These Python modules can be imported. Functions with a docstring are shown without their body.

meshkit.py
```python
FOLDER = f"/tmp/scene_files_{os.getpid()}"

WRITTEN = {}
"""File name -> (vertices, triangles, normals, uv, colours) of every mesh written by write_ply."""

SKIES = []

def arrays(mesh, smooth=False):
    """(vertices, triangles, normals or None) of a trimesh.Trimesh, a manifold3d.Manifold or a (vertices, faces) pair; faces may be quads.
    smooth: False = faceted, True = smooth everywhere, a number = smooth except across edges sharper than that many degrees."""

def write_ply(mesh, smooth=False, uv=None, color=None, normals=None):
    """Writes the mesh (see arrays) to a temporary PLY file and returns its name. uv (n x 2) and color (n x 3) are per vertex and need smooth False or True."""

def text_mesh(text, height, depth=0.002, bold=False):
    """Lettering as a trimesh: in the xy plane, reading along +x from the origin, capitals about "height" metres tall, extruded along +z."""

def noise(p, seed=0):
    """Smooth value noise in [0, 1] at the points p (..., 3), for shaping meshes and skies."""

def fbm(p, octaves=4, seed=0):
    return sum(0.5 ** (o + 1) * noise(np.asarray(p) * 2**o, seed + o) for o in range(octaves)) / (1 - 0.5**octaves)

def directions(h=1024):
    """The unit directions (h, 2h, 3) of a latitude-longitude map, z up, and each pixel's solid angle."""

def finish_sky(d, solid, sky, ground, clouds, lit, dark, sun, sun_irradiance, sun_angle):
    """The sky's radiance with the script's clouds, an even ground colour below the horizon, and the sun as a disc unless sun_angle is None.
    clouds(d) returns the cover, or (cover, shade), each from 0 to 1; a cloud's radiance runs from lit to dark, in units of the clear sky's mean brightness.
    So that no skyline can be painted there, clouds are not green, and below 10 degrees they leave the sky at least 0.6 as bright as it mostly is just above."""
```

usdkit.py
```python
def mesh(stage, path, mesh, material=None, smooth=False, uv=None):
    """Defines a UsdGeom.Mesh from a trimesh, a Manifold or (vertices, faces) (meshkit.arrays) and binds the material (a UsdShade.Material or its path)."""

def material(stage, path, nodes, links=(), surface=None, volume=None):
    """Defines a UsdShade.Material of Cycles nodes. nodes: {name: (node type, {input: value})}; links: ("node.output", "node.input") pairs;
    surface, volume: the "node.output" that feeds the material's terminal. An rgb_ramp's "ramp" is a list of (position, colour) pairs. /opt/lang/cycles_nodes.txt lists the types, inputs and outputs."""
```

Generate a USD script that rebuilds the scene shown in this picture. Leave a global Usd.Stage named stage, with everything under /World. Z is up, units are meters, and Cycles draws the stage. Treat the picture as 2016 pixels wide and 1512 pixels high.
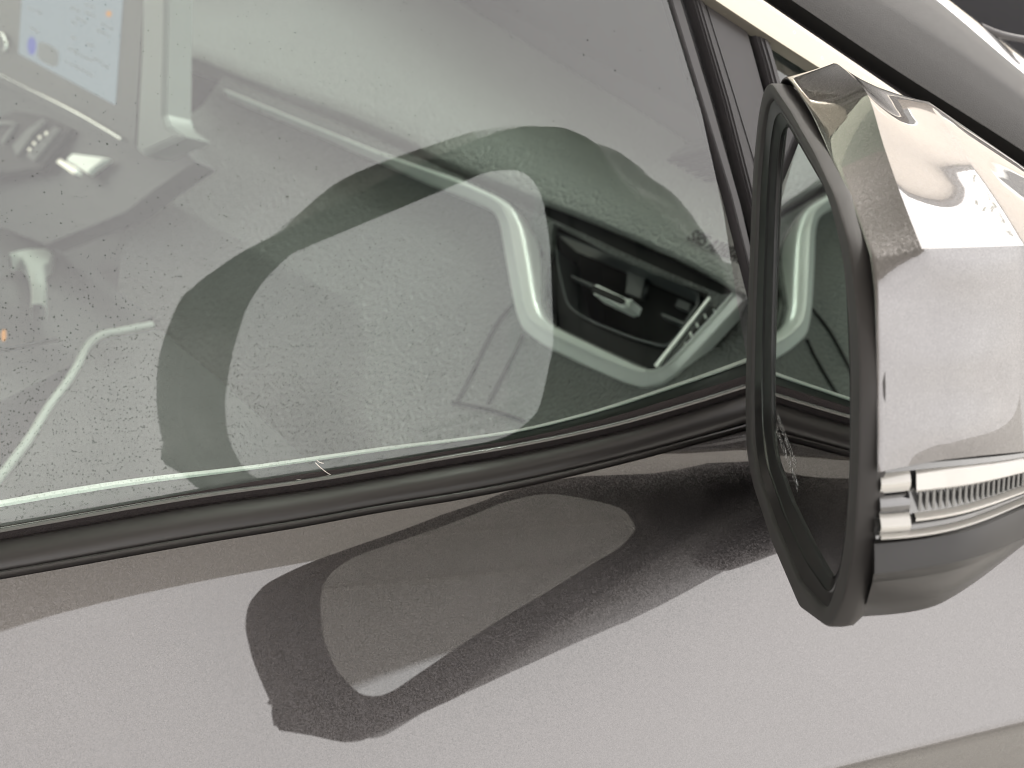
import math, random
import numpy as np, trimesh, shapely.geometry as sg
from scipy.interpolate import PchipInterpolator, interp1d
import manifold3d as m3
import usdkit, meshkit
from pxr import Usd, UsdGeom, UsdLux, UsdShade, Gf, Sdf

random.seed(7); np.random.seed(7)
stage = Usd.Stage.CreateInMemory()
UsdGeom.Xform.Define(stage, '/World'); UsdGeom.Scope.Define(stage, '/World/Looks')
GROUND = 1.05                      # the belt line of the door lies this high over the ground; the car is laid out from the belt line

# ------------------------------------------------------------------ camera
W0, H0 = 2016.0, 1512.0            # measured positions in the photograph are given in its pixels
FPX = 3764.97
CAM = np.array([-0.36278, -0.63801, 0.22032])
_a, _p, _r = np.radians([60.17282, 16.81108, 1.18009])
FWD = np.array([math.cos(_a)*math.cos(_p), math.sin(_a)*math.cos(_p), -math.sin(_p)])
_right = np.array([math.sin(_a), -math.cos(_a), 0.0]); _up = np.cross(_right, FWD)
RIGHT = _right*math.cos(_r) + _up*math.sin(_r); UP = -_right*math.sin(_r) + _up*math.cos(_r)
EXPOSURE = 2.5
cam = UsdGeom.Camera.Define(stage, '/World/camera')
cam.CreateHorizontalApertureAttr(36.0); cam.CreateVerticalApertureAttr(27.0)
cam.CreateFocalLengthAttr(36.0*FPX/W0); cam.CreateFStopAttr(26.0); cam.CreateFocusDistanceAttr(0.62)
cam.CreateClippingRangeAttr(Gf.Vec2f(0.02, 2000)); cam.CreateExposureAttr(EXPOSURE)
_m = Gf.Matrix4d(1.0)
for i, v in enumerate((RIGHT, UP, -FWD)): _m.SetRow(i, Gf.Vec4d(*map(float, v), 0))
_m.SetRow(3, Gf.Vec4d(float(CAM[0]), float(CAM[1]), float(CAM[2]+GROUND), 1))
cam.AddTransformOp().Set(_m)

# ------------------------------------------------------------------ light: pale overcast sky, weak wide sun behind the cloud
SUN_DIR = np.array([0.65, 0.50, 0.75]); SUN_DIR /= np.linalg.norm(SUN_DIR)
SKY_STRENGTH = 0.10
sky = UsdLux.DomeLight.Define(stage, '/World/sky')
sky.CreateIntensityAttr(1.0)
skymat = usdkit.material(stage, '/World/Looks/overcast_sky', {
    'sky': ('sky_texture', {'sky_type': 'single_scattering', 'sun_disc': False, 'sun_elevation': float(math.asin(SUN_DIR[2])), 'sun_rotation': float(math.atan2(SUN_DIR[0], SUN_DIR[1])), 'aerosol_density': 3.0}),
    'tc': ('texture_coordinate', {}),
    'n': ('noise_texture', {'scale': 2.2, 'detail': 5.0, 'roughness': 0.55}),
    'r': ('rgb_ramp', {'ramp': [(0.25, (5.1, 4.84, 4.64)), (0.75, (7.2, 6.92, 6.66))]}),
    'mx': ('mix', {'fac': 0.93}),
    'bg': ('background_shader', {'strength': SKY_STRENGTH})},
    [('tc.generated', 'n.vector'), ('n.fac', 'r.fac'), ('sky.color', 'mx.color1'), ('r.color', 'mx.color2'), ('mx.color', 'bg.color')], surface='bg.background')
UsdShade.MaterialBindingAPI.Apply(sky.GetPrim()).Bind(skymat)
sky.GetPrim().SetCustomDataByKey('kind', 'structure'); sky.GetPrim().SetCustomDataByKey('label', 'pale overcast sky seen only as reflections in paint and glass'); sky.GetPrim().SetCustomDataByKey('category', 'sky')
sun = UsdLux.DistantLight.Define(stage, '/World/sun')
sun.CreateIntensityAttr(0.40); sun.CreateAngleAttr(14.0); sun.CreateColorAttr(Gf.Vec3f(1, 0.96, 0.9)); sun.GetPrim().CreateAttribute('inputs:normalize', Sdf.ValueTypeNames.Bool).Set(True)
_z = SUN_DIR; _x = np.cross([0, 0, 1.0], _z); _x /= np.linalg.norm(_x); _y = np.cross(_z, _x)
_m = Gf.Matrix4d(1.0)
for i, v in enumerate((_x, _y, _z)): _m.SetRow(i, Gf.Vec4d(*map(float, v), 0))
sun.AddTransformOp().Set(_m)

# ------------------------------------------------------------------ materials
def mat(name, color=(.5, .5, .5), rough=.5, metallic=0., spec=None, bump=None, extra=None, nodes=None, links=None, **kw):
    p = {'base_color': color, 'roughness': rough, 'metallic': metallic}
    p.update(kw)
    N = {'p': ('principled_bsdf', p)}; L = []
    if bump:                          # (kind, scale, distance, strength)
        kind, sc, dist, st = bump
        N['g'] = ('geometry', {})
        if kind == 'grain':           # moulded leather-like grain
            N['b1'] = ('voronoi_texture', {'scale': sc, 'feature': 'smooth_f1', 'smoothness': .35, 'randomness': 1.0})
            N['b'] = ('bump', {'distance': dist, 'strength': st, 'invert': True})
            L += [('g.position', 'b1.vector'), ('b1.distance', 'b.height')]
        else:
            N['b1'] = ('noise_texture', {'scale': sc, 'detail': 3.0})
            N['b'] = ('bump', {'distance': dist, 'strength': st})
            L += [('g.position', 'b1.vector'), ('b1.fac', 'b.height')]
        L += [('b.normal', 'p.normal')]
    if nodes: N.update(nodes)
    if links: L += links
    return usdkit.material(stage, '/World/Looks/'+name, N, L, surface='p.BSDF')

def paint(name, flake=1.0):
    # metallic grey car paint: flakes under a clear coat
    return usdkit.material(stage, '/World/Looks/'+name, {
        'g': ('geometry', {}),
        'wn': ('voronoi_texture', {'scale': 2300.0, 'randomness': 1.0}),
        'dn': ('noise_texture', {'scale': 34.0, 'detail': 6.0, 'roughness': .65}),
        'dr': ('map_range', {'from_min': .35, 'from_max': .75, 'to_min': .30, 'to_max': .36, 'clamp': True}),
        'cr': ('rgb_ramp', {'ramp': [(0.0, (.043, .040, .040)), (1.0, (.069, .064, .064))]}),
        'sub': ('vector_math', {'math_type': 'subtract', 'vector2': (.5, .5, .5)}),
        'sc': ('vector_math', {'math_type': 'scale', 'scale': .16*flake}),
        'add': ('vector_math', {'math_type': 'add'}),
        'nrm': ('vector_math', {'math_type': 'normalize'}),
        'p': ('principled_bsdf', {'metallic': 1.0, 'roughness': .33, 'coat_weight': 1.0, 'coat_roughness': .012, 'coat_ior': 1.86})},
        [('g.position', 'wn.vector'), ('g.position', 'dn.vector'), ('wn.color', 'sub.vector1'), ('sub.vector', 'sc.vector1'), ('g.normal', 'add.vector1'), ('sc.vector', 'add.vector2'), ('add.vector', 'nrm.vector1'),
         ('nrm.vector', 'p.normal'), ('wn.color', 'cr.fac'), ('cr.color', 'p.base_color'), ('dn.fac', 'dr.value'), ('dr.result', 'p.roughness'), ('g.normal', 'p.coat_normal')], surface='p.BSDF')

def glass(name, tint, f_ior, dust=0.0, spots=False):
    N = {'g': ('geometry', {}), 'fr': ('fresnel', {'IOR': f_ior}), 't': ('transparent_bsdf', {'color': tint}), 's': ('glossy_bsdf', {'roughness': 0.004, 'color': (1, 1, 1)}), 'm': ('mix_closure', {})}
    L = [('fr.fac', 'm.fac'), ('t.BSDF', 'm.closure1'), ('s.BSDF', 'm.closure2')]
    out = 'm.closure'
    if spots:
        # dried water marks and a thin dust film, denser towards the sill
        N.update({
            'sx': ('separate_xyz', {}),
            'low': ('map_range', {'from_min': GROUND+.085, 'from_max': GROUND+.004, 'to_min': .04, 'to_max': 1., 'clamp': True}),
            'rear': ('map_range', {'from_min': -.035, 'from_max': -.105, 'to_min': 0., 'to_max': 1., 'clamp': True}),
            'lr': ('math', {'math_type': 'multiply'}),
            'nz': ('noise_texture', {'scale': 26.0, 'detail': 3.0, 'roughness': .6}),
            'nzr': ('map_range', {'from_min': .3, 'from_max': .68, 'to_min': .55, 'to_max': 1.15, 'clamp': True}),
            'den': ('math', {'math_type': 'multiply'}),
            'v1': ('voronoi_texture', {'scale': 1250.0}), 'v2': ('voronoi_texture', {'scale': 820.0}),
            'c1': ('separate_color', {}), 'c2': ('separate_color', {}),
            'k1': ('math', {'math_type': 'multiply', 'value2': 1.3}), 'k2': ('math', {'math_type': 'multiply', 'value2': .75}),
            'k2b': ('math', {'math_type': 'add', 'value2': .022}),
            'h1': ('math', {'math_type': 'less_than'}), 'h2': ('math', {'math_type': 'less_than'}),
            'r1': ('math', {'math_type': 'multiply', 'value2': .42}), 'r2': ('math', {'math_type': 'multiply', 'value2': .30}),
            'd1': ('math', {'math_type': 'less_than'}), 'd2': ('math', {'math_type': 'less_than'}),
            'a1': ('math', {'math_type': 'multiply'}), 'a2': ('math', {'math_type': 'multiply'}), 'mxs': ('math', {'math_type': 'maximum'}),
            'inv': ('math', {'math_type': 'multiply_add', 'value2': -.72, 'value3': 1.0}), 'ff': ('math', {'math_type': 'multiply'}),
            'dd': ('diffuse_bsdf', {'color': (.42, .44, .42)}), 'df': ('math', {'math_type': 'multiply', 'value2': dust}), 'm2': ('mix_closure', {}),
            'spk': ('math', {'math_type': 'multiply', 'value2': .20}), 'sd': ('diffuse_bsdf', {'color': (.03, .032, .03)}), 'm3': ('mix_closure', {})})
        L = [('g.position', 'sx.vector'), ('sx.z', 'low.value'), ('sx.x', 'rear.value'), ('low.result', 'lr.value1'), ('rear.result', 'lr.value2'), ('g.position', 'nz.vector'), ('nz.fac', 'nzr.value'),
             ('lr.value', 'den.value1'), ('nzr.result', 'den.value2'), ('g.position', 'v1.vector'), ('g.position', 'v2.vector'), ('v1.color', 'c1.color'), ('v2.color', 'c2.color'),
             ('den.value', 'k1.value1'), ('den.value', 'k2.value1'), ('k2.value', 'k2b.value1'), ('c1.r', 'h1.value1'), ('k1.value', 'h1.value2'), ('c2.r', 'h2.value1'), ('k2b.value', 'h2.value2'),
             ('c1.g', 'r1.value1'), ('c2.g', 'r2.value1'), ('v1.distance', 'd1.value1'), ('r1.value', 'd1.value2'), ('v2.distance', 'd2.value1'), ('r2.value', 'd2.value2'),
             ('h1.value', 'a1.value1'), ('d1.value', 'a1.value2'), ('h2.value', 'a2.value1'), ('d2.value', 'a2.value2'), ('a1.value', 'mxs.value1'), ('a2.value', 'mxs.value2'),
             ('mxs.value', 'inv.value1'), ('fr.fac', 'ff.value1'), ('inv.value', 'ff.value2'), ('ff.value', 'm.fac'), ('t.BSDF', 'm.closure1'), ('s.BSDF', 'm.closure2'),
             ('den.value', 'df.value1'), ('df.value', 'm2.fac'), ('m.closure', 'm2.closure1'), ('dd.BSDF', 'm2.closure2'),
             ('mxs.value', 'spk.value1'), ('spk.value', 'm3.fac'), ('m2.closure', 'm3.closure1'), ('sd.BSDF', 'm3.closure2')]
        out = 'm3.closure'
    return usdkit.material(stage, '/World/Looks/'+name, N, L, surface=out)

M = {}
M['paint'] = paint('grey_metallic_paint')
M['window'] = glass('side_window_glass', (.83, .97, .89), 1.70, dust=.10, spots=True)
M['pane'] = glass('plain_glass', (.80, .90, .86), 1.8)
M['screen_glass'] = glass('windscreen_glass', (.93, .97, .95), 1.42)
M['rubber'] = mat('black_rubber', (.018, .016, .017), .42, bump=('noise', 900., .0004, .3))
M['flock'] = mat('flocked_wiper', (.035, .03, .03), .9, bump=('noise', 2500., .0006, .6), specular_ior_level=.1)
M['satin_black'] = mat('satin_black_plastic', (.022, .02, .021), .33)
M['cap_black'] = mat('cap_black_plastic', (.009, .0085, .0085), .3, specular_ior_level=.3)
M['moulding'] = mat('belt_moulding_plastic', (.014, .0125, .012), .38, specular_ior_level=.42)
M['bead'] = mat('belt_bead_rubber', (.03, .032, .031), .2, coat_weight=1.0, coat_roughness=.12, coat_ior=1.8)
M['pale_plastic'] = mat('pale_grey_plastic', (.20, .215, .205), .45)
M['pillar_grey'] = mat('pillar_grey_paint', (.030, .029, .028), .55, .5, bump=('noise', 2600., .0004, .5))
M['gloss_black'] = mat('gloss_black_plastic', (.008, .008, .009), .06, coat_weight=1.0, coat_ior=1.7)
M['liner'] = mat('bezel_liner_plastic', (.004, .004, .004), .22, specular_ior_level=.25)
M['bezel'] = mat('mirror_bezel_plastic', (.015, .0135, .013), .58, specular_ior_level=.35, bump=('noise', 1800., .0001, .25))
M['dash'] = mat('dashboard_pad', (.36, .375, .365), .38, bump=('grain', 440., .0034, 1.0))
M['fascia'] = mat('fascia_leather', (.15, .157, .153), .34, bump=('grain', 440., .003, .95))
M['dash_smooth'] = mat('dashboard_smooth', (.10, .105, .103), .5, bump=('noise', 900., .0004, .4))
M['dark_plastic'] = mat('dark_vent_plastic', (.003, .0035, .004), .5, specular_ior_level=.15)
M['vent_rim'] = mat('vent_rim_plastic', (.035, .04, .042), .4, specular_ior_level=.5)
M['silver'] = mat('satin_silver_trim', (.88, .91, .89), .34, .45)
M['chrome'] = mat('chrome', (.8, .8, .8), .12, 1.0)
M['mirror'] = mat('mirror_silver', (.78, .80, .80), .0, 1.0)
M['etch'] = mat('etched_lettering', (.58, .60, .60), .0, 1.0)
M['frit'] = mat('black_glass_border', (.014, .014, .016), .5)
M['screen_edge'] = mat('windscreen_edge_black', (.012, .012, .014), .9, specular_ior_level=.03)
M['cowl'] = mat('grey_cowl', (.05, .05, .05), .6)
M['headliner'] = mat('grey_headliner', (.45, .44, .42), .9)
M['carpet'] = mat('dark_carpet', (.04, .04, .042), .95)
M['console'] = mat('console_plastic', (.035, .037, .036), .5)
M['seat'] = mat('dark_seat_cloth', (.045, .046, .046), .8, bump=('noise', 700., .001, .5))
M['piping'] = mat('pale_piping', (.36, .39, .36), .5)
M['white'] = mat('white_marking', (.8, .82, .8), .5)
M['hair'] = mat('pale_fibre', (.75, .72, .66), .5)
M['lens'] = mat('signal_lens', (.07, .07, .069), .25, .5, coat_weight=1.0)
M['guide'] = mat('pale_light_guide', (.30, .29, .27), .3, 0.0, coat_weight=1.0)
M['reflector'] = mat('signal_reflector', (.19, .19, .186), .3, .3)
M['dirty_trim'] = mat('inner_sill_lip', (.80, .81, .79), .4, bump=('noise', 1500., .0006, .6))
M['sill_dark'] = mat('sill_plastic', (.10, .10, .097), .6)
M['ground'] = mat('pavement_concrete', (.33, .32, .30), .85, bump=('noise', 60., .004, .4))
M['bark'] = mat('bark', (.09, .075, .06), .9)
M['leaf'] = usdkit.material(stage, '/World/Looks/leaf', {'o': ('geometry', {}), 'r': ('rgb_ramp', {'ramp': [(0, (.045, .075, .02)), (1, (.11, .13, .035))]}), 'd': ('diffuse_bsdf', {}), 't': ('translucent_bsdf', {}), 'm': ('mix_closure', {'fac': .35})},
    [('o.random_per_island', 'r.fac'), ('r.color', 'd.color'), ('r.color', 't.color'), ('d.BSDF', 'm.closure1'), ('t.BSDF', 'm.closure2')], surface='m.closure')
def emit(name, col, s):
    return usdkit.material(stage, '/World/Looks/'+name, {'e': ('emission', {'color': col, 'strength': s})}, surface='e.emission')
M['screen'] = emit('lit_screen', (.84, .90, 1.0), .058)
M['amber'] = emit('amber_lamp', (1.0, .38, .06), .12)
M['cream_trim'] = mat('bright_window_surround', (.36, .33, .27), .25, .8, nodes={'gg': ('geometry', {}), 'vv': ('voronoi_texture', {'scale': 160.}), 'rr': ('rgb_ramp', {'ramp': [(0, (.30, .26, .2)), (.10, (.46, .42, .34)), (.13, (.36, .33, .27)), (1, (.36, .33, .27))]})}, links=[('gg.position', 'vv.vector'), ('vv.distance', 'rr.fac'), ('rr.color', 'p.base_color')])
M['screen_mark'] = mat('screen_mark', (.12, .13, .15), .5)
M['screen_blue'] = emit('screen_blue', (.28, .30, 1.0), .07)

# ------------------------------------------------------------------ helpers
USED = {}
def path_of(parent, name):
    k = USED.get((parent, name), 0); USED[(parent, name)] = k+1
    return f'{parent}/{name}' + (f'_{k:03d}' if k else '')
def say(prim, label=None, cat=None, group=None, kind=None):
    for k, v in (('label', label), ('category', cat), ('group', group), ('kind', kind)):
        if v: prim.SetCustomDataByKey(k, v)
def lift(v): v = np.array(v, float); v[..., 2] += GROUND; return v
def obj(name, mesh, m, parent='/World', smooth=30, label=None, **kw):
    """One Mesh prim, its vertices given from the belt line up."""
    p = path_of(parent, name)
    if hasattr(mesh, 'to_mesh'): mm = mesh.to_mesh(); mesh = (mm.vert_properties[:, :3], mm.tri_verts)
    if isinstance(mesh, tuple): v, f = mesh
    else: v, f = mesh.vertices, mesh.faces
    f = np.asarray(f)
    if f.shape[1] == 4: f = np.vstack([f[:, [0, 1, 2]], f[:, [0, 2, 3]]])
    t = trimesh.Trimesh(lift(v), f, process=True)
    usdkit.mesh(stage, p, t, M[m], smooth=smooth)
    say(stage.GetPrimAtPath(p), label, **kw)
    return p
def ray(px):
    px = np.asarray(px, float)
    v = ((px[..., 0]-W0/2)/FPX)[..., None]*RIGHT - ((px[..., 1]-H0/2)/FPX)[..., None]*UP + FWD
    return v/np.linalg.norm(v, axis=-1, keepdims=True)
def on_plane(px, n, d):
    """Points of the plane n.x = d seen at the measured positions px."""
    v = ray(px); n = np.asarray(n, float); t = (d - n@CAM)/(v@n)
    return CAM + v*t[..., None]
NW = np.array([math.sin(math.radians(1.51973))*math.cos(math.radians(13.81224)), -math.cos(math.radians(1.51973))*math.cos(math.radians(13.81224)), math.sin(math.radians(13.81224))])
WIN_D = .05923
def on_win(px, off=0.0): return on_plane(px, NW, WIN_D+off)
def lines(L, n, lo=None, hi=None):
    """A smooth polyline through measured points, resampled to n over x in [lo, hi]."""
    L = np.array(L, float); f = PchipInterpolator(L[:, 0], L[:, 1], extrapolate=True)
    x = np.linspace(L[0, 0] if lo is None else lo, L[-1, 0] if hi is None else hi, n)
    return np.stack([x, f(x)], 1)
def resample(P, n, closed=False):
    P = np.asarray(P, float)
    if closed: P = np.vstack([P, P[:1]])
    s = np.r_[0, np.cumsum(np.linalg.norm(np.diff(P, axis=0), axis=1))]
    u = np.linspace(0, s[-1], n+1)[:-1] if closed else np.linspace(0, s[-1], n)
    return np.stack([np.interp(u, s, P[:, k]) for k in range(P.shape[1])], 1)
def smooth_line(P, n):
    P = np.asarray(P, float); s = np.r_[0, np.cumsum(np.linalg.norm(np.diff(P, axis=0), axis=1))]
    u = np.linspace(0, s[-1], n)
    return np.stack([PchipInterpolator(s, P[:, k])(u) for k in range(P.shape[1])], 1)
def loft(rows, closed=False, caps=False):
    R = [np.asarray(r, float) for r in rows]; n = len(R[0]); V = np.vstack(R); F = []
    for i in range(len(R)-1):
        for j in range(n if closed else n-1):
            a, b = i*n+j, i*n+(j+1) % n
            F.append((a, b, b+n, a+n))
    F = np.array(F)
    F = np.vstack([F[:, [0, 1, 2]], F[:, [0, 2, 3]]])
    if caps:
        V = np.vstack([V, R[0].mean(0), R[-1].mean(0)]); c0, c1 = len(V)-2, len(V)-1; b = (len(R)-1)*n
        F = np.vstack([F, [(c0, (j+1) % n, j) for j in range(n)], [(c1, b+j, b+(j+1) % n) for j in range(n)]])
    return V, F
def join(*ms):
    V, F, k = [], [], 0
    for v, f in ms:
        f = np.asarray(f)
        if f.shape[1] == 4: f = np.vstack([f[:, [0, 1, 2]], f[:, [0, 2, 3]]])
        V.append(v); F.append(f+k); k += len(v)
    return np.vstack(V), np.vstack(F)
def thick(V, F, d):
    """A sheet given thickness by the vector(s) d."""
    V = np.asarray(V, float); n = len(V); F = np.asarray(F)
    e = np.vstack([F[:, [0, 1]], F[:, [1, 2]], F[:, [2, 0]]]); key = {}
    for a, b in e: key[(a, b)] = 1
    rim = [(a, b) for a, b in e if (b, a) not in key]
    side = np.array([t for a, b in rim for t in ((b, a, a+n), (b, a+n, b+n))])
    return np.vstack([V, V+d]), np.vstack([F, F[:, ::-1]+n, side])
def plate(P, d, bevel=0.0, holes=()):
    """A flat polygon (3-D corner points) made d thick along its normal direction vector d, with chamfered edges."""
    P = np.asarray(P, float); d = np.asarray(d, float); L = np.linalg.norm(d); nz = d/L
    ax = P[1]-P[0]; ax = ax - ax@nz*nz; ax /= np.linalg.norm(ax); ay = np.cross(nz, ax); o = P[0]
    flat = lambda Q: np.stack([(np.asarray(Q)-o)@ax, (np.asarray(Q)-o)@ay], 1)
    poly = sg.Polygon(flat(P), [flat(h) for h in holes]).buffer(0)
    if bevel:
        inner = poly.buffer(-bevel)
        if inner.is_empty or inner.geom_type != 'Polygon': bevel = 0
    if not bevel:
        m = trimesh.creation.extrude_polygon(poly, L); V = m.vertices; F = m.faces
    else:
        cs = lambda q: m3.CrossSection([np.array(q.exterior.coords)[:-1]] + [np.array(r.coords)[:-1] for r in q.interiors], m3.FillRule.EvenOdd)
        m1 = m3.Manifold.extrude(cs(poly), L-bevel); m2 = m3.Manifold.extrude(cs(inner), L)
        mid = m3.Manifold.extrude(cs(poly.buffer(-bevel*.4)), L-bevel*.4)
        mm = (m1+m2+mid).to_mesh(); V = np.asarray(mm.vert_properties)[:, :3]; F = np.asarray(mm.tri_verts)
    return o + V[:, :1]*ax + V[:, 1:2]*ay + V[:, 2:3]*nz, np.asarray(F)
def tube(P, r, sides=10):
    P = np.asarray(P, float); r = np.broadcast_to(r, (len(P),)); T = np.gradient(P, axis=0); T /= np.linalg.norm(T, axis=1, keepdims=True)
    a = np.cross(T, [0.13, .21, 1.0]); a /= np.linalg.norm(a, axis=1, keepdims=True); b = np.cross(T, a); g = np.arange(sides)*2*np.pi/sides
    rows = [P[i] + r[i]*(np.cos(g)[:, None]*a[i] + np.sin(g)[:, None]*b[i]) for i in range(len(P))]
    return loft(rows, closed=True, caps=True)
def box(lo, hi):
    m = trimesh.creation.box(bounds=[lo, hi]); return np.array(m.vertices), np.array(m.faces)
def spheres(ps, rs):
    B = []
    for p, r in zip(ps, rs): B.append(m3.Manifold.sphere(r, 20).translate(list(map(float, p))))
    return m3.Manifold.batch_hull(B)

CAR = '/World/parked_car'
UsdGeom.Xform.Define(stage, CAR)
say(stage.GetPrimAtPath(CAR), 'grey metallic car with silver trimmed dashboard behind its dusty side window', 'car')

# ------------------------------------------------------------------ ground
obj('pavement', (np.array([(-60, -60, -GROUND), (60, -60, -GROUND), (60, 60, -GROUND), (-60, 60, -GROUND)], float), np.array([[0, 1, 2], [0, 2, 3]])), 'ground', label='pale concrete pavement beneath the grey car', kind='structure', cat='pavement')

CAN = '/World/canopy'
UsdGeom.Xform.Define(stage, CAN); say(stage.GetPrimAtPath(CAN), 'pale flat canopy roof over the car, seen only as a reflection in its paint', 'canopy')
M['canopy'] = mat('canopy_panel', (.86, .84, .81), .8)
obj('roof_panel', plate(np.array([(-3.05, -3.9, 1.62), (.17, -3.9, 1.62), (.86, -1.80, 1.62), (1.12, -.9, 1.62), (1.40, -.2, 1.62), (1.36, .6, 1.62), (1.0, 1.2, 1.62), (.95, 3.4, 1.62), (-3.2, 3.4, 1.62)]), np.array([0, 0, .10])), 'canopy', CAN, smooth=False)
for k in range(3):
    obj('beam', box((-2.4+k*.9, -.6, 1.56), (-2.34+k*.9, 3.3, 1.617)), 'canopy', CAN, smooth=False)
for px_ in (-2.5, -.7): obj('post', box((px_-.06, 3.1, -GROUND), (px_+.06, 3.22, 1.617)), 'canopy', CAN, smooth=False)

# ------------------------------------------------------------------ tree ahead, mirrored in the top of the mirror cover
TREE = '/World/roadside_tree'
UsdGeom.Xform.Define(stage, TREE); say(stage.GetPrimAtPath(TREE), 'leafy tree ahead of the car, seen only as a reflection in the mirror cover', 'tree')
tr = np.array([(3.7, 3.5, -GROUND), (3.68, 3.45, .6), (3.6, 3.4, 2.0), (3.45, 3.3, 3.2), (3.4, 3.2, 4.1)])
obj('trunk', tube(smooth_line(tr, 16), np.linspace(.16, .05, 16)), 'bark', TREE)
rgt = np.random.default_rng(5); lc, lf = [], []
cl = rgt.normal(size=(46, 3))*[.75, .75, .6]+[3.4, 3.2, 3.5]
for k in range(30): obj('limb', tube(np.stack([tr[3], (tr[3]+cl[k])/2+[0, 0, .12], cl[k]]), np.array([.04, .025, .01]), 6), 'bark', TREE)
for c_ in cl:
    for q in range(90):
        p0 = c_+rgt.normal(size=3)*.20; a_ = rgt.normal(size=3); a_ /= np.linalg.norm(a_); b_ = np.cross(a_, rgt.normal(size=3)); b_ /= np.linalg.norm(b_); L_ = rgt.uniform(.07, .13)
        n_ = len(lc)*4; lc.append([p0, p0+a_*L_*.5+b_*L_*.28, p0+a_*L_, p0+a_*L_*.5-b_*L_*.28]); lf.append((n_, n_+1, n_+2, n_+3))
obj('crown', (np.array(lc).reshape(-1, 3), np.array(lf)), 'leaf', TREE, smooth=False, kind='stuff')

# ------------------------------------------------------------------ pale building beyond the car, met only in the mirror cover and through the windscreen
BLD = '/World/building'
UsdGeom.Xform.Define(stage, BLD); say(stage.GetPrimAtPath(BLD), 'low beige building beyond the far side of the car, seen only in reflections', 'building')
M['render_wall'] = mat('beige_render', (.52, .47, .41), .9, bump=('noise', 40., .01, .3)); M['pane_dark'] = mat('dark_pane', (.03, .035, .04), .1)
obj('wall', box((-6, 11, -GROUND), (30, 17, 5.4)), 'render_wall', BLD, smooth=False); obj('roof', box((-6.3, 10.7, 5.4), (30.3, 17.3, 5.7)), 'frit', BLD, smooth=False)
for k in range(9):
    obj('window', box((-4+k*3.7, 10.95, -.1), (-2.4+k*3.7, 11.02, 1.5)), 'white', BLD, smooth=False)
    obj('pane', box((-3.9+k*3.7, 10.93, 0), (-2.5+k*3.7, 11.0, 1.4)), 'pane_dark', BLD+('/window' if not k else f'/window_{k:03d}'), smooth=False)

# ------------------------------------------------------------------ door skin
Q = [-.09065, -.13023, -.41829, -.44148, -.88376, 1.1599, .11977, .30433, 1.40537, -.47634, .03913, .10687]
def door_y(x, z):
    x = np.clip(x, -.34, .26); s = np.maximum(-z - Q[11]*x, -.010)
    return Q[0]+Q[1]*x+Q[2]*x*x+Q[3]*s+Q[4]*s*s+Q[5]*s**3+Q[6]*x*s+Q[7]*x*s*s+Q[8]*x*x*s+Q[9]*x**3+Q[10]*np.exp(-np.clip(s, -.03, 1)/.012)
def on_door(px):
    v = ray(px); t = (-0.03-CAM[1])/v[:, 1]
    for _ in range(40):
        P = CAM+v*t[:, None]; g = P[:, 1]-door_y(P[:, 0], P[:, 2]); P2 = CAM+v*(t+1e-4)[:, None]; g2 = P2[:, 1]-door_y(P2[:, 0], P2[:, 2])
        t = t-np.clip(g/((g2-g)/1e-4), -.05, .05)
    return CAM+v*t[:, None]
MB = [(-700, 1258), (-300, 1189), (0, 1141), (400, 1070), (600, 1037), (740, 1011), (900, 985), (1000, 966), (1200, 920), (1350, 881), (1475, 846), (1600, 808), (1720, 770)]     # lower edge of the moulding
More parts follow.
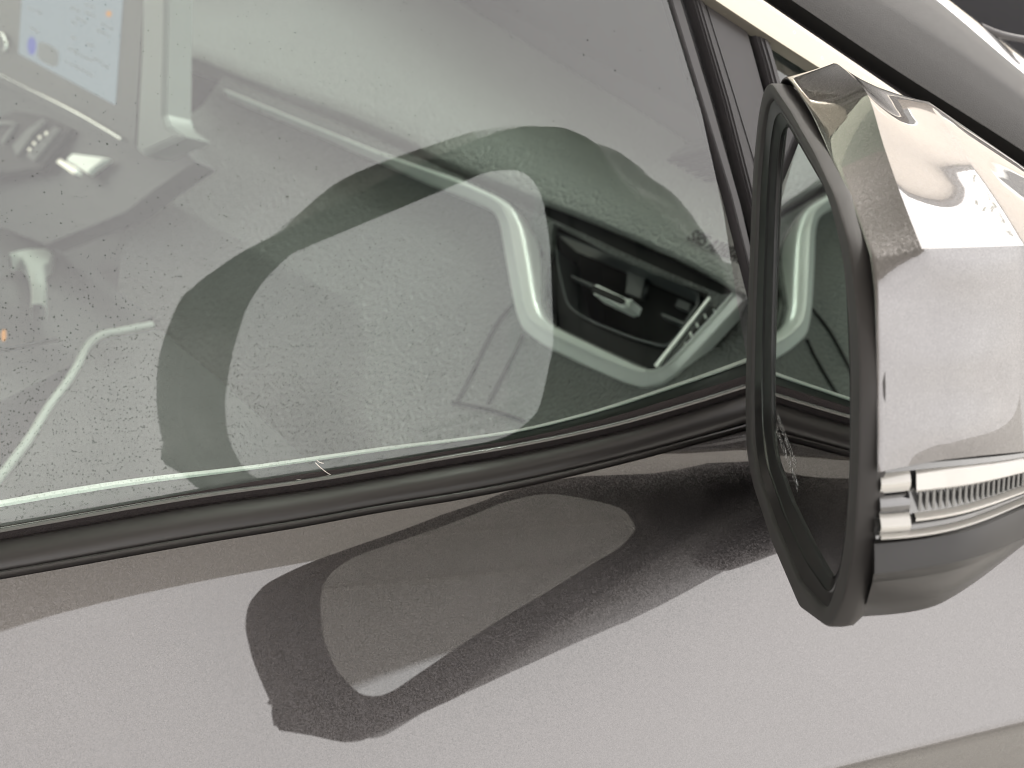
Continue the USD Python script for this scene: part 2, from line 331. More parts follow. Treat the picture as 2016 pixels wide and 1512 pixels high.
WI = [(-700, 1160), (-300, 1088), (0, 1037), (250, 993), (400, 966), (525, 944), (697, 919), (900, 885), (1000, 868), (1049, 858), (1198, 822), (1346, 777), (1470, 738), (1560, 706)]  # where the glass meets the wiper
CR = [(-700, 2100), (0, 1915), (1640, 1512), (2016, 1420), (2400, 1328)]                                                       # the crease low on the door
nx = 150
top = on_door(lines(MB, nx)); mid_x = top[:, 0]
crp = on_door(lines(CR, 60))
# beyond the glass the shoulder runs on to the wing: extend the sheet forward of the moulding
NB = 6
mid_x = np.r_[np.array([-2.6, -1.9, -1.3, -.9, -.6, -.45]), mid_x]; top = np.vstack([np.stack([mid_x[:NB], np.full(NB, top[0, 1]), np.full(NB, top[0, 2])], 1), top]); nx += NB
xs = np.r_[mid_x, np.linspace(mid_x[-1]+.01, .42, 24)]
zt = np.r_[top[:, 2], top[-1, 2]- (xs[nx:]-mid_x[-1])*.10]; zcx = np.interp(xs, crp[:, 0], crp[:, 2]); zcx[xs > crp[-1, 0]] = crp[-1, 2]
def door_rows():
    rows = []
    inn = np.stack([xs, door_y(xs, zt)+.02, zt-.012], 1); rows.append(inn)
    for t in np.r_[0, .012, .03, np.linspace(.06, 1, 34)]:
        z = zt+(zcx-zt)*t; rows.append(np.stack([xs, door_y(xs, z), z], 1))
    yb = door_y(xs, zcx)
    for dz, dy in ((.002, .0002), (.006, .0022), (.02, .010), (.06, .030), (.16, .065), (.35, .07), (.55, .05), (.7, .09)):
        rows.append(np.stack([xs, yb+dy, zcx-dz], 1))
    return rows
obj('door', loft(door_rows()), 'paint', CAR, smooth=40)
DOOR = CAR+'/door'

# ------------------------------------------------------------------ side window and its mouldings
TOPW = [(-700, -1500), (1240, -300)]
wl = on_win(lines(WI, 60)-[0, -14]); 
front_edge = on_win(np.array([(1480, 760), (1452, 600), (1425, 420), (1345, 60), (1240, -300), (900, -1400)], float))
wpt = lambda x, z: np.array([[x, (NW[0]*x+NW[2]*z-WIN_D)/-NW[1], z]])
gp = np.vstack([wpt(-2.4, wl[0, 2]), wl[wl[:, 0] < front_edge[0, 0]-.002], front_edge, wpt(-.15, .43), wpt(-2.4, .43)])
V, F = plate(gp, -NW*.0035)
# pane: one sheet, so that each face reflects once
fl = np.abs((V-gp[0])@NW) < 1e-5; keep = fl[F].all(1)
obj('window_glass', (V, F[keep]), 'window', CAR, smooth=False)

WIP = on_win(lines(WI, 90, -700, 1560), .0)
BEADT = [(-700, 1172), (-300, 1101), (0, 1050), (400, 981), (600, 953), (900, 902), (1000, 885), (1200, 843), (1350, 801), (1470, 763), (1560, 733)]
bead = on_win(lines(BEADT, 90, -700, 1560), .004)
botm = on_door(lines(MB, 90, -700, 1560)); 
inner = on_win(lines(WI, 90, -700, 1560), .0006) + NW*.0004
def back(P):
    """The line carried on towards the rear of the car."""
    d = P[0]-P[3]; d = d/abs(d[0]); d = np.array([-1.0, d[1]*0+.004, .0]); k = np.array([2.2, 1.4, .8, .4, .15])[:, None]
    return np.vstack([P[0]+d*k, P])
def mix3(A, B, t): return A*(1-t)+B*t
def between(A, B, t, out): return A*(1-t)+B*t + out
WIP, bead, botm, inner = map(back, (WIP, bead, botm, inner))
yo = np.array([0, -1.0, 0]); zo = np.array([0, 0, 1.0])
obj('wiper_strip', loft([inner+NW*.0002, inner+NW*.0022+zo*.0004, bead+zo*.0006, bead-zo*.004]), 'flock', CAR)
g = np.linspace(0, math.pi, 9)
rows = []
for a in np.linspace(-20, 135, 12):
    a = math.radians(a); rows.append(between(bead, botm, .055, 0) + yo*(-.0026*math.cos(a)) + zo*(.0026*math.sin(a)))
obj('belt_bead', loft(rows), 'bead', CAR, smooth=60)
prof = [(.10, -.0022), (.13, -.0004), (.17, .0002), (.24, .0010), (.34, .0018), (.46, .0024), (.58, .0026), (.68, .0022), (.76, .0012), (.815, -.0002), (.83, -.0030), (.845, -.0005), (.86, .0008), (.90, .0010), (.93, .0), (.945, -.0035), (1.0, -.0045), (1.0, -.009)]
dirp = np.cross(botm-bead, np.gradient(bead, axis=0)); dirp /= np.linalg.norm(dirp, axis=1, keepdims=True); dirp *= np.sign(dirp@np.array([0, -1, 1.0]))[:, None]
obj('belt_moulding', loft([between(bead, botm, t, dirp*h) for t, h in prof]), 'moulding', CAR, smooth=40)
# inside lip of the sill seen through the glass
IL = [(-700, 1128), (-300, 1042), (0, 987), (250, 946), (500, 917), (750, 882), (1000, 850), (1150, 815), (1250, 784), (1470, 707), (1600, 655)]
lip = on_win(lines(IL, 80), -.012); lipb = on_win(lines(WI, 80, -700, 1600), -.010); lip, lipb = back(lip), back(lipb)
obj('inner_sill', loft([lip-NW*.016-zo*.03, lip-NW*.006-zo*.002, lip-NW*.001-zo*.001, between(lip, lipb, .20, -NW*.001), between(lip, lipb, .75, -NW*.0), lipb-zo*.01]), 'sill_dark', CAR, smooth=50)
obj('sill_edge', loft([lip-NW*.004-zo*.001, lip-NW*.0012+zo*.0002, lip+zo*.0002, between(lip, lipb, .10, NW*.0010), between(lip, lipb, .22, NW*.0006), between(lip, lipb, .26, -NW*.002)]), 'dirty_trim', CAR+'/inner_sill', smooth=50)

# fixed parts ahead of the window, in the plane of the glass
def strip(name, px, off, th, m, bevel=.0012, parent=CAR, **kw):
    P = on_win(np.array(px, float), off-th); return obj(name, plate(P, NW*th, bevel), m, parent, smooth=25, **kw)
strip('window_seal', [(1302, 0), (1220, -300), (1240, -300), (1322, 0), (1380, 190), (1440, 400), (1480, 570), (1480, 620), (1420, 385)], .0015, .006, 'satin_black', .0006)
strip('window_channel', [(1322, 0), (1240, -300), (1275, -300), (1344, 0), (1400, 200), (1452, 400), (1490, 560), (1500, 700), (1480, 640), (1440, 400), (1380, 190)], -.004, .006, 'gloss_black', .0004)
strip('divider_pillar', [(1338, 0), (1268, -300), (1285, -300), (1357, 0), (1388, 100), (1430, 235), (1472, 378), (1500, 480), (1510, 720), (1492, 560), (1450, 400), (1398, 200)], .0035, .010, 'rubber', .0016)
strip('corner_panel', [(1361, 2), (1352, -20), (1376, -14), (1400, 12), (1440, 40), (1450, 58), (1470, 130), (1492, 212), (1530, 330), (1560, 430), (1560, 700), (1512, 640), (1478, 380), (1420, 190)], .0025, .007, 'satin_black', .001)
strip('corner_trim', [(1356, -26), (1372, -30), (1402, -6), (1440, 28), (1450, 46), (1446, 48), (1404, 16), (1372, -6)], .004, .006, 'chrome', .0008)
strip('quarter_pillar', [(1400, -40), (1442, 30), (1452, 58), (1474, 130), (1496, 212), (1534, 330), (1565, 430), (1600, 430), (1560, 330), (1508, 180), (1482, 84), (1462, 32), (1430, -40)], .006, .012, 'satin_black', .002)
QG = [(1478, 78), (1535, 104), (1600, 146), (1720, 230), (1850, 330), (1900, 480), (1700, 640), (1600, 430), (1556, 330), (1504, 180)]
Pq = on_win(np.array(QG, float), -.002); Vq, Fq = plate(Pq, -NW*.003); kq = (np.abs((Vq-Pq[0])@NW) < 1e-5)[Fq].all(1)
obj('quarter_glass', (Vq, Fq[kq]), 'pane', CAR, smooth=False)
strip('quarter_frame', [(1443, 31), (1470, 50), (1640, 156), (1760, 245), (2016, 415), (2200, 540), (2150, 540), (1990, 425), (1740, 256), (1600, 158), (1536, 112), (1480, 84), (1462, 60)], .005, .010, 'gloss_black', .0015)
# bright window surround along the pillar
e0 = lines([(1200, -140), (1450, 31), (1635, 150), (1760, 228), (2016, 393), (2400, 640)], 50); e1 = lines([(1200, -215), (1506, 0), (1760, 174), (2016, 352), (2400, 620)], 50)
A0, A1 = on_win(e0, .009), on_win(e1, .006)
obj('window_surround', loft([A0-NW*.008, A0-NW*.001, between(A0, A1, .04, NW*.0002), between(A0, A1, .3, NW*.0012), between(A0, A1, .7, NW*.0012), between(A0, A1, .96, NW*.0), A1-NW*.001, A1-NW*.008]), 'cream_trim', CAR, smooth=50)
# shut gap and the windscreen pillar
e2 = lines([(1200, -235), (1554, -3), (1760, 135), (2016, 298), (2400, 560)], 50)
G1 = on_win(e2, -.004)
obj('pillar_seal', loft([A1-NW*.010, A1-NW*.013, between(A1, G1, .45, -NW*.012), between(A1, G1, .5, -NW*.007), between(A1, G1, .6, -NW*.007), between(A1, G1, .66, -NW*.012), G1-NW*.012, G1]), 'rubber', CAR, smooth=40)
e3 = lines([(1300, -290), (1730, -4), (1880, 92), (2016, 190), (2400, 470)], 50); e4 = lines([(1300, -400), (1840, -4), (2016, 144), (2400, 440)], 50); e5 = lines([(1300, -425), (1866, -4), (2016, 108), (2400, 405)], 50)
N2 = NW*.80 + np.array([0, .0, .60]); N2 /= np.linalg.norm(N2)
G1b = on_win(e2, -.003); G2 = on_win(e3, -.012); G3 = on_win(e4, -.035); G4 = on_win(e5, -.05)
obj('windscreen_pillar', loft([G1b-NW*.02, G1b-NW*.003, G1b, between(G1b, G2, .15, NW*.0012), between(G1b, G2, .5, NW*.002), between(G1b, G2, .9, NW*.0006), G2, between(G2, G3, .12, zo*.0006), between(G2, G3, .5, zo*.0022), between(G2, G3, .92, zo*.0006), G3, G3-NW*.004]), 'pillar_grey', CAR, smooth=35)
e6 = lines([(1300, -560), (1870, -150), (2016, -40), (2400, 260)], 50); G5 = on_win(e6, -.12)
obj('windscreen_edge', loft([G4-NW*.002-zo*.002, G4-NW*.004, mix3(G4, G5, .5), G5]), 'screen_edge', CAR)
obj('wiper_arm', tube(on_win(lines([(1930, 52), (1985, 72), (2060, 82)], 10), -.045), .0016), 'satin_black', CAR)
obj('pillar_trim', loft([G3-NW*.006-zo*.001, G3-NW*.001+zo*.0006, between(G3, G4, .5, zo*.0016), G4-zo*.0004, G4-NW*.01-zo*.004]), 'chrome', CAR, smooth=50)

# ------------------------------------------------------------------ door mirror
NM = np.array([-0.86270626, 0.5056698, -0.00599605]); UM = np.array([-0.50565759, -0.8627271, -0.00351446]); VM = np.array([-0.00695011, 0, 0.99997585]); OM = np.array([-0.00087978, -0.18518621, 0.09143307])
def mir(uv, off=0.0):
    uv = np.asarray(uv, float); return OM + uv[..., :1]*UM + uv[..., 1:2]*VM + np.asarray(off, float)[..., None]*NM if np.ndim(off) else OM + uv[..., :1]*UM + uv[..., 1:2]*VM + off*NM
def mpx(px, off): return on_plane(np.asarray(px, float), NM, OM@NM+off)
def muv(P): return np.stack([(P-OM)@UM, (P-OM)@VM, (P-OM)@NM], -1)
GL = np.array([(-.081, .012), (-.076, .024), (-.06, .029), (0, .0265), (.048, .0245), (.066, .0165), (.078, .007), (.09, -.01), (.1, -.03), (.1025, -.047), (.097, -.064), (.085, -.072), (.05, -.0765), (0, -.081), (-.042, -.081), (-.056, -.075), (-.07, -.05), (-.079, -.01)])
BO = np.array([(-.119, .005), (-.111, .025), (-.098, .036), (-.08, .0405), (-.03, .0395), (.03, .0362), (.072, .032), (.1, .0255), (.119, .0125), (.13, -.003), (.136, -.022), (.137, -.042), (.128, -.06), (.11, -.076), (.056, -.0935), (-.01, -.1), (-.07, -.1015), (-.095, -.097), (-.107, -.08), (-.115, -.04)])
CEN = np.array([.005, -.03])
def polar(P, n=260, soft=2):
    Pc = P-CEN; ang = np.arctan2(Pc[:, 1], Pc[:, 0]); r = np.hypot(Pc[:, 0], Pc[:, 1])
    # dense straight resampling then angle lookup, rounded a little
    D = resample(P, 1200, closed=True)-CEN; a = np.arctan2(D[:, 1], D[:, 0]); rr = np.hypot(D[:, 0], D[:, 1]); o = np.argsort(a); a, rr = a[o], rr[o]
    t = np.linspace(-np.pi, np.pi, n, endpoint=False); r = np.interp(t, np.r_[a-2*np.pi, a, a+2*np.pi], np.r_[rr, rr, rr])
    for _ in range(soft): r = (np.roll(r, 1)+2*r+np.roll(r, -1))/4
    return CEN + r[:, None]*np.stack([np.cos(t), np.sin(t)], 1)
gl, bo = polar(GL, soft=5), polar(BO, soft=3)
def goff(uv): return -.0012 + 0.0*uv[..., 0]
def mix(a, b, t): return a*(1-t)+b*t
def ring(uv, off): return mir(uv, np.full(len(uv), off))
MIR = CAR+'/side_mirror'
# housing shell (black, behind the painted cover): full closed body
rows = []
for o, so, si_, st_, sb_ in [(-.004, .97, .985, .96, .97), (-.012, .90, .97, .94, .96), (-.0205, .80, .99, .92, .93), (-.034, .66, .98, .88, .88), (-.047, .55, .95, .82, .82), (-.078, .36, .82, .55, .66), (-.1, .2, .5, .3, .42), (-.113, .08, .2, .1, .2)]:
    d_ = bo-CEN; c = CEN + np.stack([d_[:, 0]*np.where(d_[:, 0] > 0, so, si_), d_[:, 1]*np.where(d_[:, 1] > 0, st_, sb_)], 1)
    c[:, 0] -= np.clip(-o/.02, 0, 1)*(.024*np.clip((.012-c[:, 1])/.05, 0, 1)+.004)*np.clip((-.02-c[:, 0])/.07, 0, 1)*np.clip((.12+o)/.05, 0, 1)
    rows.append(mir(c, np.full(len(c), o)))
shell = loft(rows, closed=True); cc = mir(CEN, -.114)
shell = (np.vstack([shell[0], cc]), np.vstack([shell[1], [(len(shell[0])-260+j, len(shell[0])-260+(j+1) % 260, len(shell[0])) for j in range(260)]]))
obj('side_mirror', shell, 'satin_black', CAR, smooth=40)
# bezel
wall = mix(gl, bo, .06)
z0 = goff(gl)
rows = [mir(mix(gl, bo, -.10), z0-.004), mir(gl*1.0, z0-.0010), mir(mix(gl, bo, .02), z0+.0006), mir(mix(gl, bo, .06), z0+.0010), mir(mix(gl, bo, .07), z0+.0002), mir(mix(gl, bo, .30), z0*.6+.0012), mir(mix(gl, bo, .32), z0*.6+.0020), mir(mix(gl, bo, .36), z0*.6+.0014), ring(mix(gl, bo, .60), .0022), ring(mix(gl, bo, .64), .0020)]
obj('bezel_liner', loft(rows, closed=True), 'liner', MIR, smooth=35)
rows = [ring(mix(gl, bo, .62), .0012), ring(mix(gl, bo, .64), .0028), ring(mix(gl, bo, .67), .0034), ring(mix(gl, bo, .80), .0037), ring(mix(gl, bo, .95), .0036), ring(mix(gl, bo, .985), .0033), ring(bo, .0026), ring(bo, -.0005), ring(mix(gl, bo, .97), -.003), ring(mix(gl, bo, .8), -.006)]
obj('mirror_bezel', loft(rows, closed=True), 'bezel', MIR, smooth=32)
ctr = np.array([0.01, -.03]); rows = [mir(ctr+(gl*1.003-ctr)*s, goff(ctr+(gl-ctr)*s)) for s in np.linspace(1, .04, 22)]
mg = loft(rows, closed=True); mg = (np.vstack([mg[0], mir(ctr, goff(ctr))]), np.vstack([mg[1], [(len(mg[0])-260+j, len(mg[0])-260+(j+1) % 260, len(mg[0])) for j in range(260)]]))
obj('mirror_glass', mg, 'mirror', MIR, smooth=True)
def lettering(name, text, h, origin, ax, ay, m, parent, depth=.0003, bold=False):
    t = meshkit.text_mesh(text, h, depth, bold); v = np.asarray(t.vertices); az = np.cross(ax, ay)
    return obj(name, (origin + v[:, :1]*ax + v[:, 1:2]*ay + v[:, 2:3]*az, np.asarray(t.faces)), m, parent, smooth=False)
def onglass(u, v, e=.00006): p = np.array([u, v]); return mir(p, goff(p)+e)
lettering('mirror_lettering', 'OBJECTS IN MIRROR ARE', .0030, onglass(-.050, -.0705), UM, VM, 'etch', MIR, .00002)
lettering('mirror_lettering', 'CLOSER THAN THEY APPEAR', .0030, onglass(-.050, -.0752), UM, VM, 'etch', MIR, .00002)

# painted cover: section tracks at four depths
sA = [(-.090, .0385), (-.075, .0430), (-.064, .0438), (-.019, .0423), (.0377, .036), (.0768, .0309), (.108, .0245), (.1195, .0154), (.1252, .0055), (.1310, -.0058), (.1370, -.0187)]
sA = np.array(sA)
rowA = np.vstack([mir(sA, np.full(len(sA), -.001)), mir(np.array([(.1385, -.0222)]), np.full(1, -.001))])
CO = -.0135
co = np.array([-.0125, -.0125, -.0125, -.0128, -.0140])
rowB = np.vstack([mir(np.array([(-.082, .0435), (-.045, .0515)]), np.full(2, CO))] + [mpx([q], o) for q, o in zip([(1690, 161), (1706, 182), (1741, 290), (1780, 400), (1815, 490)], co)] + [np.full((5, 3), np.nan)])
sC = np.array([(-.078, .030), (-.072, .0345), (-.06, .0375), (-.032, .0362), (.004, .032), (.044, .0265)])
rowC = np.vstack([mir(sC, np.full(len(sC), -.047)), mpx([(2020, 483), (2020, 560), (2020, 660), (2020, 780), (2020, 850), (2020, 889)], -.047)])
for k_, q_ in enumerate([(1826, 560), (1840, 660), (1850, 780), (1856, 860), (1860, 905)]):      # the flank runs straight from the rim forward
    A_, C_ = rowA[7+k_], rowC[7+k_]; n_ = np.cross(C_-A_, VM); n_ /= np.linalg.norm(n_); rowB[7+k_] = on_plane(np.array([q_], float), n_, n_@(A_+UM*.0010))[0]
uvC = muv(rowC)
def shrink(k, off, dz=0):
    q = uvC[:, :2].copy(); q = CEN + (q-CEN)*k; q[:, 1] += dz; return mir(q, np.full(len(q), off))
rowD = shrink(.80, -.078, -.006); rowE = shrink(.52, -.1, -.010); rowF = shrink(.25, -.112, -.012)
rowA0 = rowA + (mir(np.array([0, 0.]), -.004)-mir(np.array([0, 0.]), -.001)) + (mir(CEN, 0.)-rowA)*.02
def fill(R1, R2, n, bulge=0.0, nrm=None):
    out = []
    for t in np.linspace(0, 1, n+1)[:-1]: out.append(R1*(1-t)+R2*t + (nrm*bulge*4*t*(1-t) if nrm is not None else 0))
    return out
def finer(R, k=4): return np.vstack([R[i]*(1-t)+R[i+1]*t for i in range(len(R)-1) for t in np.linspace(0, 1, k, endpoint=False)]+[R[-1:]])
def ease(R):                               # smooth tracks within the top facet and within the flank, crease kept at index 6
    return np.vstack([smooth_line(R[:7], 28), smooth_line(R[6:], 24)[1:]])
FA, FB, FC, FD, FE, FF = map(ease, (rowA, rowB, rowC, rowD, rowE, rowF))
nb = np.zeros_like(FB); nb[:28] = -VM*.0045; nb[28:] = UM*.0008
w = np.sin(np.linspace(0, np.pi, 28))**.7; nb[:28] *= w[:, None]
conc = np.zeros_like(FA); conc[28:40] = -UM*np.sin(np.linspace(0, np.pi, 12))[:, None]*.0030      # the hollow under the crease
rows = [FA + (mir(CEN, 0.)-FA)*.03 - NM*.004, FA + (mir(CEN, 0.)-FA)*.006 + NM*.0002, FA + NM*.0000]
conc *= .6
def flank(t):                              # t 0..1..2 over the three measured sections: straight facets on top, one smooth sweep on the side
    lin = FA*(1-t)+FB*t if t <= 1 else FB*(2-t)+FC*(t-1)
    l0, l1, l2 = (t-1)*(t-2.36)/2.36, t*(t-2.36)/(1*(1-2.36)), t*(t-1)/(2.36*1.36)
    u_ = t if t <= 1 else 1+(t-1)*1.36
    l0, l1, l2 = (u_-1)*(u_-2.36)/2.36, u_*(u_-2.36)/(1-2.36), u_*(u_-1)/(2.36*1.36)
    qd = FA*l0+FB*l1+FC*l2
    w_ = np.clip((np.arange(len(FA))-27)/3, 0, 1)[:, None]
    return lin*(1-w_)+qd*w_ + (nb*4*(t-1)*(2-t)*.7 if t > 1 else 0) + conc*math.sin(math.pi*t/2)
for t in np.r_[np.linspace(.08, 1, 9), np.linspace(1.07, 2, 14)]: rows.append(flank(t))
for R1, R2 in ((FC, FD), (FD, FE), (FE, FF)):
    for t in np.linspace(.2, 1, 5): rows.append(R1*(1-t)+R2*t)
obj('mirror_cover', loft(rows), 'paint', MIR, smooth=24)

# turn signal between cover and lower cap
def col(ys, offs=(-.001, -.0205, -.047), xsn=(1724, 1860, 2020), n=40, push=0.0):
    P = np.array([mpx([(x, y)], o)[0] for x, y, o in zip(xsn, ys, offs)])
    L = smooth_line(np.vstack([P, P[2]+(P[2]-P[1])*.9-UM*.006]), n)
    return L + UM*push
TST, TSB = (918, 905, 889), (1060, 1045, 988)
lerp3 = lambda t: tuple(a+(b-a)*t for a, b in zip(TST, TSB))
def band(rowset): return loft([col(lerp3(t), push=p) for t, p in rowset])
obj('signal_lens', band([(-.02, -.004), (0, -.0008), (.02, .0), (.10, .0002), (.12, -.0018), (.36, -.003), (.40, -.0028), (.78, -.0028), (.82, -.0012), (.86, -.0003), (.88, -.0022), (.96, -.0022), (.965, 0.0), (1.0, .0004), (1.02, -.004)]), 'lens', MIR, smooth=30)
def piece(t, p, i0, i1=None, n=200): return col(lerp3(t), n=n, push=p)[i0:i1]
obj('light_guide', loft([piece(t, p, 27) for t, p in [(.10, -.003), (.11, .0002), (.14, .0011), (.36, .0013), (.40, .0004), (.41, -.003)]]), 'guide', MIR, smooth=35)
obj('light_guide', loft([piece(t, p, 27) for t, p in [(.745, -.003), (.75, -.0006), (.775, .0003), (.81, .0), (.82, -.003)]]), 'guide', MIR, smooth=35)
obj('light_guide', loft([piece(t, p, 3) for t, p in [(.955, -.002), (.96, .0006), (.98, .0012), (1.01, .0006), (1.02, -.003)]]), 'guide', MIR, smooth=35)
tp, bt = piece(.43, -.0012, 0), piece(.73, -.0014, 0)
for k in range(34):
    i = 30+k*5
    if i+2 >= 200: break
    obj('signal_rib', plate(np.array([tp[i], tp[i+2], bt[i+2], bt[i]])-UM*.0010, UM*.0013, .0002), 'reflector', MIR, smooth=20)
# end blocks of the lamp
for t0, t1, mm, h_ in ((.06, .40, 'guide', .0016), (.44, .68, 'gloss_black', .0004), (.70, .95, 'guide', .0014)):
    a, b = piece(t0, -.001, 3, 24), piece(t1, -.001, 3, 24); m_ = mix(a, b, .5)+UM*(h_+.001)
    obj('lamp_block', loft([a-UM*.002, a, mix(a, m_, .6)+UM*.0004, m_, mix(b, m_, .6)+UM*.0004, b, b-UM*.002]), mm, MIR, smooth=40)
# lower cap
CB = [((1062, 1047, 990), .0), ((1066, 1050, 993), .0016), ((1090, 1075, 1020), .0022), ((1124, 1104, 1052), .0020), ((1130, 1108, 1058), .0004), ((1150, 1130, 1062), -.001)]
rows = [col(y, push=p, xsn=(1719, 1860, 2020)) for y, p in CB]
bt_ = col((1214, 1186, 1069), (-.0045, -.026, -.0525), xsn=(1692, 1856, 2020))
rows += [mix(rows[-1], bt_, .5)+UM*.0015, bt_]
und = bt_ - UM*.05 - VM*.004; und2 = bt_-UM*.14-VM*.002
rows += [mix(bt_, und, .3)-VM*.002, und, und2, und2-UM*.05+VM*.02]
obj('lower_cap', loft(rows), 'cap_black', MIR, smooth=32)
# arm to the door
arm = spheres([mir(np.array([-.095, -.07]), -.04), mir(np.array([-.095, -.02]), -.045), (.13, -.088, .000), (.17, -.085, .004), mir(np.array([-.05, -.088]), -.045)], [.016, .016, .018, .018, .012])
arm2 = spheres([(.13, -.088, .0), (.17, -.085, .004), (.14, -.07, -.02), (.20, -.065, -.015)], [.018, .018, .012, .012])
obj('mirror_arm', (arm+arm2).refine_to_length(.006), 'satin_black', MIR, smooth=40)

# ------------------------------------------------------------------ dashboard
K = .85; NF = np.array([-1.0, 0, K]); NFu = NF/np.linalg.norm(NF)
def on_F(px, o=0.0): return on_plane(np.asarray(px, float), (1.0, 0, -K), .278+K*.046) + NFu*o
# top pad: from the brow back to the windscreen
_b = on_plane(np.array([(380, 112), (490, 155), (650, 210), (800, 272), (866, 308), (949, 340), (1061, 387), (1162, 425), (1293, 480), (1358, 510), (1420, 545), (1467, 577)], float), (0, 0, 1.0), -.031)[::-1]
by = np.r_[.10, _b[:, 1], 2.2]; bx = np.r_[_b[0, 0]-.003, _b[:, 0], _b[-1, 0]]
yy = np.linspace(.12, 2.1, 130); xb = PchipInterpolator(by, bx)(yy)
wy = np.array([.05, .415, .675, 1.044, 1.662, 2.3]); wx = np.array([.36, .438, .527, .649, .859, 1.08]); xw = PchipInterpolator(wy, wx)(yy)
def prow(t, z, back=0): return np.stack([xb+(xw-xb)*t+back, yy, np.full_like(yy, z)], 1)
pad = [np.stack([xb+.04, yy, np.full_like(yy, -.062)], 1), np.stack([xb+.028, yy, np.full_like(yy, -.046)], 1), np.stack([xb+.012, yy, np.full_like(yy, -.040)], 1), np.stack([xb+.002, yy, np.full_like(yy, -.036)], 1), np.stack([xb-.001, yy, np.full_like(yy, -.031)], 1), np.stack([xb+.003, yy, np.full_like(yy, -.0265)], 1),
       np.stack([xb+.012, yy, np.full_like(yy, -.0215)], 1)] + [prow(t, z, .02*(1-t)) for t, z in ((.06, -.019), (.14, -.0172), (.25, -.0165), (.35, -.0168), (.5, -.018), (.7, -.022), (.85, -.026), (1.0, -.030), (1.1, -.032))]
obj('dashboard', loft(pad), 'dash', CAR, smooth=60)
DASH = CAR+'/dashboard'
from scipy.interpolate import LinearNDInterpolator
_pp = np.vstack(pad[4:]); _pz = LinearNDInterpolator(_pp[:, :2], _pp[:, 2])
def on_pad(V, e): V = np.array(V, float); V[:, 2] = _pz(V[:, 0], V[:, 1]) + e; return V
def pad_at(px):
    z = np.full(len(px), -.018)
    for _ in range(12): P = np.array([on_plane(np.array([q], float), (0, 0, 1.0), zz)[0] for q, zz in zip(px, z)]); z = .5*z+.5*np.nan_to_num(_pz(P[:, 0], P[:, 1]), nan=-.02)
    return P
# airbag lettering pressed into the pad
b0 = pad_at([(1350., 474.), (1462., 520.)]); ax = b0[1]-b0[0]; ax[2] = 0; ax /= np.linalg.norm(ax); ay = np.cross([0, 0, 1.0], ax)
Ltx = np.linalg.norm((b0[1]-b0[0])[:2])*.97
tmx = meshkit.text_mesh('SRS AIRBAG', .0082, .0004); tvx = np.array(tmx.vertices); tvx[:, 0] *= Ltx/tvx[:, 0].max()
wx_ = ay*.78+np.array([0, 0, .62]); wx_ /= np.linalg.norm(wx_); nx_ = np.cross(ax, wx_); o_ = b0[0]+np.array([0, 0, .0012])
rib = np.array([o_+ax*p+wx_*q for p, q in ((-.006, -.004), (Ltx+.02, -.004), (Ltx+.02, .0115), (-.006, .0115))])
obj('label_rib', plate(rib-nx_*.0092, nx_*.009, .0035), 'dash', DASH, smooth=60)
obj('airbag_lettering', (o_+tvx[:, :1]*ax+tvx[:, 1:2]*wx_+tvx[:, 2:3]*nx_, np.asarray(tmx.faces)), 'dark_plastic', DASH, smooth=False)
# defroster outlet near the pillar
dq = pad_at([(1290, 318), (1345, 298), (1400, 292), (1450, 288), (1470, 380), (1420, 375), (1340, 335)])
dz = np.array([0, 0, 1.0]); dq[:, 2] = dq[:, 2].mean()
obj('defroster_outlet', plate(dq-dz*.003, dz*.0052, .001), 'dash_smooth', DASH)
for k in range(5):
    q = pad_at([(1312+17*k, 316+9.5*k), (1430, 310+11*k), (1434, 314+11*k), (1320+17*k, 321+9.5*k)]); q[:, 2] = dq[0, 2]+.0021
    obj('outlet_slat', plate(q, dz*.0026, .0005), 'dark_plastic', DASH)
# fascia panel under the pad with the opening of the side vent
VE = [(1011, 410), (1036, 437), (1040, 475), (1050, 505), (1066, 590), (1087, 642), (1105, 652), (1180, 687), (1255, 722), (1282, 732), (1300, 735), (1320, 730), (1345, 705), (1405, 640), (1462, 572), (1440, 560), (1250, 470), (1060, 385)]
out = [(440, 150), (700, 255), (900, 345), (1010, 395), (1060, 420), (1250, 505), (1420, 580), (1480, 570), (1520, 640), (1500, 760), (1420, 1000), (1300, 1200), (900, 1300), (300, 1100), (300, 700), (330, 300)]
Pf = on_F(out); Hf = on_F([(1090, 440), (1250, 515), (1395, 575), (1400, 635), (1343, 700), (1318, 726), (1300, 731), (1282, 728), (1180, 683), (1108, 648), (1092, 640), (1070, 590), (1062, 520)])
Vf, Ff = plate(Pf, -NFu*.004, holes=[Hf]); 
tm = trimesh.Trimesh(Vf, Ff, process=True); vv, ff = trimesh.remesh.subdivide_to_size(tm.vertices, tm.faces, .022)
trim_c = on_F(smooth_line([(440, 190), (800, 331), (985, 410), (1030, 530), (1045, 655), (1160, 712), (1300, 748), (1400, 665)], 120))
def fdisp(d, z): return (-.016*np.clip((z+.085)/.03, 0, 1)*np.exp(-d/.03) + .034*np.clip((d-.012)/.09, 0, 1)**1.3)*np.clip((-.042-z)/.02, 0, 1)
dist = np.min(np.linalg.norm(vv[:, None]-trim_c[None], axis=2), axis=1); low = np.clip((trim_c[:, 2].min()+.06-vv[:, 2])/.12, 0, 1)
vv = vv + np.array([-1.0, 0, .3])*fdisp(dist, vv[:, 2])[:, None]
obj('fascia_panel', (vv, ff), 'fascia', DASH, smooth=50)
